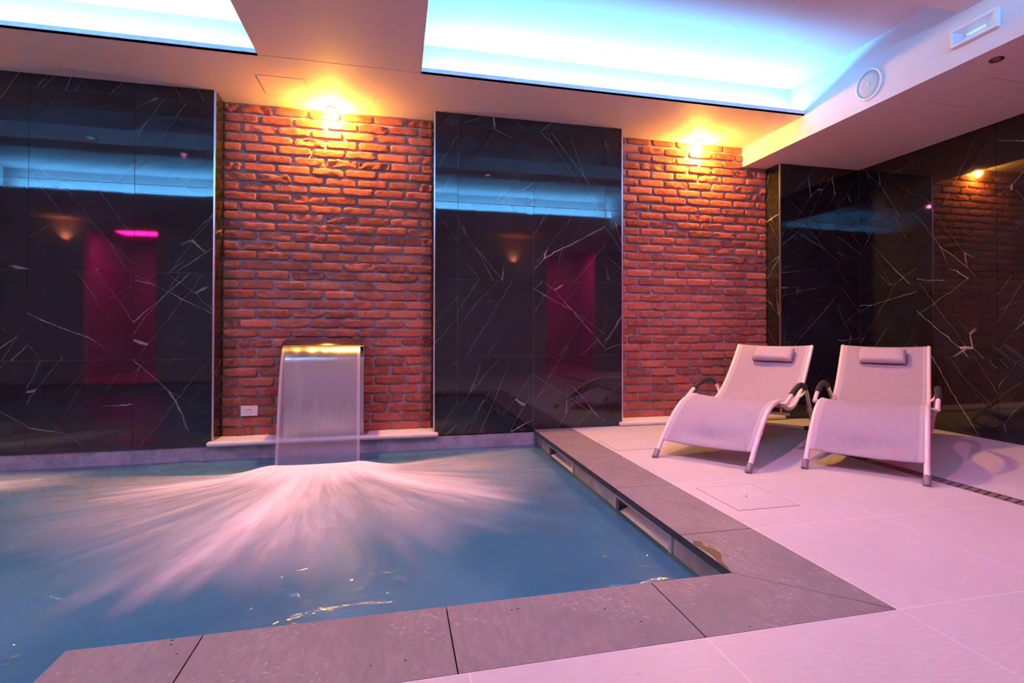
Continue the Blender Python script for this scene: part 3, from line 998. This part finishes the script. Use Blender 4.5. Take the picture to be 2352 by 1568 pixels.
def hatch_outline(name, x0, x1, y0, y1, z, label, w=0.0022, sides='lrtb', cat='access panel'):
    mb = MB()
    if 'b' in sides: mb.box(x0, x1, y0 - w / 2, y0 + w / 2, z - 0.0008, z)
    if 't' in sides: mb.box(x0, x1, y1 - w / 2, y1 + w / 2, z - 0.0008, z)
    if 'l' in sides: mb.box(x0 - w / 2, x0 + w / 2, y0, y1, z - 0.0008, z)
    if 'r' in sides: mb.box(x1 - w / 2, x1 + w / 2, y0, y1, z - 0.0008, z)
    root = empty(name, ((x0 + x1) / 2, (y0 + y1) / 2, z))
    tag(root, label, cat)
    o = mb.build('gap_line', M['groove'], root); o.location = [-c for c in root.location]
    mb = MB(); mb.box(x0 + w, x1 - w, y0 + w, y1 - w, z - 0.0006, z)
    o = mb.build('panel', M['paint'], root); o.location = [-c for c in root.location]
hatch_outline('ceiling_panel', -1.987, -1.683, -0.318, -0.02, ZC, 'square flush access panel in the soffit left of the fountain lamp')
hatch_outline('ceiling_panel', 2.366, 2.728, -1.69, -1.329, ZB, 'faint flush access panel under the right ceiling beam')

# ------------------------------------------------------------------ switch plate
root = empty('switch_plate', (-2.1325, DREC - 0.020, 0.196))
tag(root, 'small white switch plate low on the brick left of the fountain', 'switch')
mb = MB(); mb.box(-0.0575, 0.0575, -0.006, 0.012, -0.037, 0.037)
mb.build('plate', M['white'], root, bevel=0.002)
mb = MB(); mb.lathe([(0.021, -0.006), (0.021, -0.009), (0.018, -0.0098), (0.0175, -0.0072), (0.0001, -0.0072)], 28, 'y', (0.003, 0, 0))
mb.build('button', M['sill'], root, smooth=True)

# ------------------------------------------------------------------ floor hatches and drain
def floor_hatch(x0, x1, y0, y1, label):
    root = empty('floor_hatch', ((x0 + x1) / 2, (y0 + y1) / 2, 0))
    tag(root, label, 'floor hatch', 'tiled hatches in the pool deck')
    hx, hy, w = (x1 - x0) / 2, (y1 - y0) / 2, 0.004
    mb = MB()
    mb.box(-hx, hx, -hy, -hy + w, 0, 0.0008); mb.box(-hx, hx, hy - w, hy, 0, 0.0008)
    mb.box(-hx, -hx + w, -hy + w, hy - w, 0, 0.0008); mb.box(hx - w, hx, -hy + w, hy - w, 0, 0.0008)
    mb.build('frame', M['cap'], root)
    mb = MB(); mb.box(-hx + w, hx - w, -hy + w, hy - w, 0, 0.0011)
    mb.build('lid', M['floor'], root)
    mb = MB(); mb.lathe([(0.011, 0.0011), (0.011, 0.003), (0.008, 0.005), (0.0001, 0.0055)], 20)
    mb.build('lift_button', M['chrome'], root, smooth=True)
floor_hatch(0.396, 0.712, -2.055, -1.710, 'square floor hatch beside the coping in front of the loungers')
floor_hatch(0.345, 0.690, -0.850, -0.520, 'square floor hatch beside the coping, behind the left lounger foot')

root = empty('floor_drain', (1.745, -3.0, -0.02))
tag(root, 'long dark slotted drain running across the floor under the right lounger', 'drain')
mb = MB(); mb.box(-0.055, 0.055, -2.2, 2.07, -0.035, -0.030)
mb.build('channel', M['dark'], root)
mb = MB(); 
for s in (-1, 1): mb.box(s * 0.0525 - 0.0025, s * 0.0525 + 0.0025, -2.2, 2.07, -0.030, 0.0203)
mb.build('edge_rail', M['frame'], root)
mb = MB()
for s in (-1, 1): mb.box(s * 0.046 - 0.004, s * 0.046 + 0.004, -2.2, 2.07, 0.004, 0.0195)
y = -2.19
i = 0
while y < 2.0:
    # one slanted bar per pitch with narrow slots between
    L, sl, wd = 0.042, 0.022, 0.034
    pts = [(-L, y), (L, y + sl), (L, y + sl + wd), (-L, y + wd)]
    mb.add([(px, py, 0.0185) for px, py in pts] + [(px, py, 0.006) for px, py in pts],
           [(0, 1, 2, 3), (7, 6, 5, 4), (0, 4, 5, 1), (1, 5, 6, 2), (2, 6, 7, 3), (3, 7, 4, 0)])
    y += 0.044
mb.build('grating', M['grate'], root)

# a puddle and wet spots at the pool corner
mb = MB()
pts = [(0.004, -2.335), (0.018, -2.312), (0.036, -2.318), (0.044, -2.335), (0.030, -2.352), (0.036, -2.372), (0.050, -2.398), (0.053, -2.425),
       (0.044, -2.452), (0.028, -2.474), (0.017, -2.496), (0.013, -2.520), (0.008, -2.545), (0.004, -2.530), (0.006, -2.490), (0.012, -2.455), (0.015, -2.42), (0.009, -2.38)]
pts = [(p.x, p.y) for p in catmull([(x, y, 0) for x, y in pts + pts[:1]], 3)[:-1]]
n = len(pts)
mb.add([(max(x, 0.003), y, 0.0024) for x, y in pts] + [(max(x, 0.002), y, 0.0010) for x, y in pts],
       [tuple(range(n))] + [(i, (i + 1) % n, n + (i + 1) % n, n + i) for i in range(n)])
tag(mb.build('water_puddle', M['wet']), 'small dark puddle on the coping edge near the pool corner', 'puddle')

# ------------------------------------------------------------------ sun loungers
PROF = [(0.0, 0.012), (0.065, 0.066), (0.13, 0.124), (0.27, 0.230), (0.40, 0.299), (0.53, 0.328), (0.65, 0.330), (0.75, 0.300),
        (0.84, 0.268), (0.94, 0.254), (1.06, 0.264), (1.20, 0.315), (1.35, 0.408), (1.51, 0.537), (1.655, 0.668)]
RAIL = catmull([(0, s, z) for s, z in PROF], 6)
HW = 0.28
ARM = [(0.045, 0.62, 0.318), (0.050, 0.72, 0.352), (0.052, 0.83, 0.385), (0.052, 0.93, 0.405), (0.051, 1.04, 0.411), (0.048, 1.15, 0.388),
       (0.043, 1.25, 0.335), (0.036, 1.35, 0.262), (0.026, 1.45, 0.180)]
LEG = [(0.026, 1.45, 0.180), (0.018, 1.53, 0.110), (0.010, 1.585, 0.055), (0.000, 1.610, 0.028), (-0.025, 1.622, 0.016), (-0.07, 1.625, 0.0155)]

def lounger(loc, rz, label, pillow_x=0.0, pillow_s=1.56):
    root = empty('sun_lounger', loc, rz)
    tag(root, label, 'sun lounger', 'sun loungers on the pool deck')
    for s in (-1, 1):
        mb = MB(); mb.tube([(s * HW, p.y, p.z) for p in RAIL], 0.0145, 14)
        rail = mb.build('side_rail', M['frame'], root, smooth=True)
        mb = MB()
        a, b = RAIL[0], RAIL[5]
        d = (b - a).normalized()
        mb.tube([(s * HW, a.y - 0.012 * d.y, 0.0004), (s * HW, a.y - 0.006 * d.y, 0.004), (s * HW, a.y + 0.045 * d.y, a.z + 0.045 * d.z)], [0.0165, 0.018, 0.018], 16)
        mb.build('foot_cap', M['cap'], rail, smooth=True)
        mb = MB(); e = RAIL[-1]; d = (RAIL[-1] - RAIL[-4]).normalized()
        mb.tube([(s * HW, e.y, e.z), (s * HW, e.y + d.y * 0.008, e.z + d.z * 0.008)], [0.0150, 0.011], 14)
        mb.build('end_cap', M['cap'], rail, smooth=True)
        arm = catmull([(s * (HW + x), y, z) for x, y, z in ARM], 6)
        mb = MB(); mb.tube(arm, 0.0135, 14)
        ar = mb.build('armrest', M['frame'], root, smooth=True)
        mb = MB()
        pa = arm[8:33]
        mb.tube(pa, [0.0165] + [0.0195] * (len(pa) - 2) + [0.0165], 14)
        mb.build('grip', M['pad'], ar, smooth=True)
        mb = MB()
        mb.tube([(s * (HW - 0.012), 0.635, 0.322), (s * (HW + 0.062), 0.635, 0.322)], 0.008, 10)
        mb.build('pivot_bolt', M['chrome'], ar, smooth=True)
        # prop between the rail and the armrest, below the back
        mb = MB(); mb.tube(catmull([(s * HW, 1.16, 0.300), (s * (HW + 0.022), 1.19, 0.320), (s * (HW + 0.045), 1.22, 0.350)], 4), 0.008, 10)
        mb.build('brace', M['frame'], root, smooth=True)
        mb = MB(); lg = arm[-3:]
        mb.tube([lg[0], lg[2]], 0.0155, 14)
        mb.build('sleeve', M['frame'], ar, smooth=True)
    left = catmull([(-(HW + x), y, z) for x, y, z in LEG], 6)
    right = catmull([((HW + x), y, z) for x, y, z in LEG], 6)
    mb = MB(); mb.tube(left + list(reversed(right)), 0.0135, 14)
    rf = mb.build('rear_leg_frame', M['frame'], root, smooth=True)
    for s in (-1, 1):
        mb = MB(); mb.tube([(s * (HW - 0.045), 1.625, 0.0165), (s * (HW - 0.005), 1.612, 0.0195)], 0.0165, 12)
        mb.build('rubber_foot', M['rubber'], rf, smooth=True)
    for sy, zz in ((0.275, 0.180), (0.93, 0.212), (1.645, 0.605)):
        mb = MB(); mb.tube([(-HW, sy, zz), (HW, sy, zz)], 0.010, 10)
        mb.build('cross_bar', M['frame'], root, smooth=True)
    # sling
    mb = MB()
    idx = [i for i in range(len(RAIL)) if RAIL[i].y >= 0.085]
    NU = 28
    vs, uv = [], []
    # arc length along the rail
    acc, L = [0.0], 0.0
    for i in range(1, len(RAIL)):
        L += (RAIL[i] - RAIL[i - 1]).length; acc.append(L)
    for i in idx:
        p = RAIL[i]
        a, b = RAIL[max(i - 1, 0)], RAIL[min(i + 1, len(RAIL) - 1)]
        tg = (b - a).normalized()
        nr = Vector((0, -tg.z, tg.y))
        for k in range(NU + 1):
            u = k / NU
            x = -HW + 2 * HW * u
            c = 1 - (2 * u - 1) ** 2
            sag = -0.016 * c
            sag += -0.030 * math.exp(-((acc[i] - 0.215) / 0.045) ** 2) * max(0, 1 - abs(2 * u - 1.0) * 1.2)   # slack above the hem
            q = p + nr * (0.010 + sag)
            vs.append((x, q.y, q.z)); uv.append((u, acc[i] / 1.9))
    w = NU + 1
    n = len(idx)
    mb.add(vs, [(j * w + i, j * w + i + 1, (j + 1) * w + i + 1, (j + 1) * w + i) for j in range(n - 1) for i in range(NU)], (0, 0, 0), uv)
    o = mb.build('sling', M['sling'], root, smooth=True, fix=False)
    sm = o.modifiers.new('thick', 'SOLIDIFY'); sm.thickness = 0.003; sm.offset = 0
    # pillow: rounded slab lying on the back
    mb = MB()
    pw, pl, pt = 0.150, 0.070, 0.027
    a = Vector((0, 1.51, 0.537)); b = Vector((0, 1.655, 0.668))
    tg = (b - a).normalized(); nr = Vector((0, -tg.z, tg.y))
    base = a + tg * ((pillow_s - 1.51) / tg.y) + nr * (0.018)
    NA, NB = 20, 12
    vs, fs = [], []
    for top in (1, 0):
        for j in range(NB + 1):
            for i in range(NA + 1):
                u, v = 2 * i / NA - 1, 2 * j / NB - 1
                eu, ev = abs(u) ** 8, abs(v) ** 6
                h = (max(0, 1 - eu) * max(0, 1 - ev)) ** 0.35
                hh = pt * (0.45 + 0.55 * h) + 0.004 * noise.noise(Vector((u * 2, v * 2, loc[0])))
                sx = u * pw * (1 - 0.02 * v * v)
                p = base + Vector((sx + pillow_x, 0, 0)) + tg * (v * pl + 0.004 * noise.noise(Vector((u * 1.7, 4, loc[1])))) + nr * (hh * 1.5 if top else 0.0)
                vs.append(p)
    w = NA + 1; off = w * (NB + 1)
    for j in range(NB):
        for i in range(NA):
            q = (j * w + i, j * w + i + 1, (j + 1) * w + i + 1, (j + 1) * w + i)
            fs.append(q); fs.append(tuple(off + k for k in reversed(q)))
    for i in range(NA):
        fs.append((i + 1, i, off + i, off + i + 1)); k = NB * w
        fs.append((k + i, k + i + 1, off + k + i + 1, off + k + i))
    for j in range(NB):
        fs.append((j * w, (j + 1) * w, off + (j + 1) * w, off + j * w))
        k = NA
        fs.append(((j + 1) * w + k, j * w + k, off + j * w + k, off + (j + 1) * w + k))
    mb.add(vs, fs)
    mb.build('pillow', M['pillow'], root, smooth=True)
lounger((0.6735, -1.2955, 0), math.atan2(-0.453, 0.343), 'sun lounger with lilac sling nearer the pool, in front of the brick alcove', 0.02, 1.560)
lounger((1.3935, -1.7275, 0), math.atan2(-0.429, 0.345), 'sun lounger with lilac sling nearer the right wall, standing over the floor drain', -0.005, 1.555)
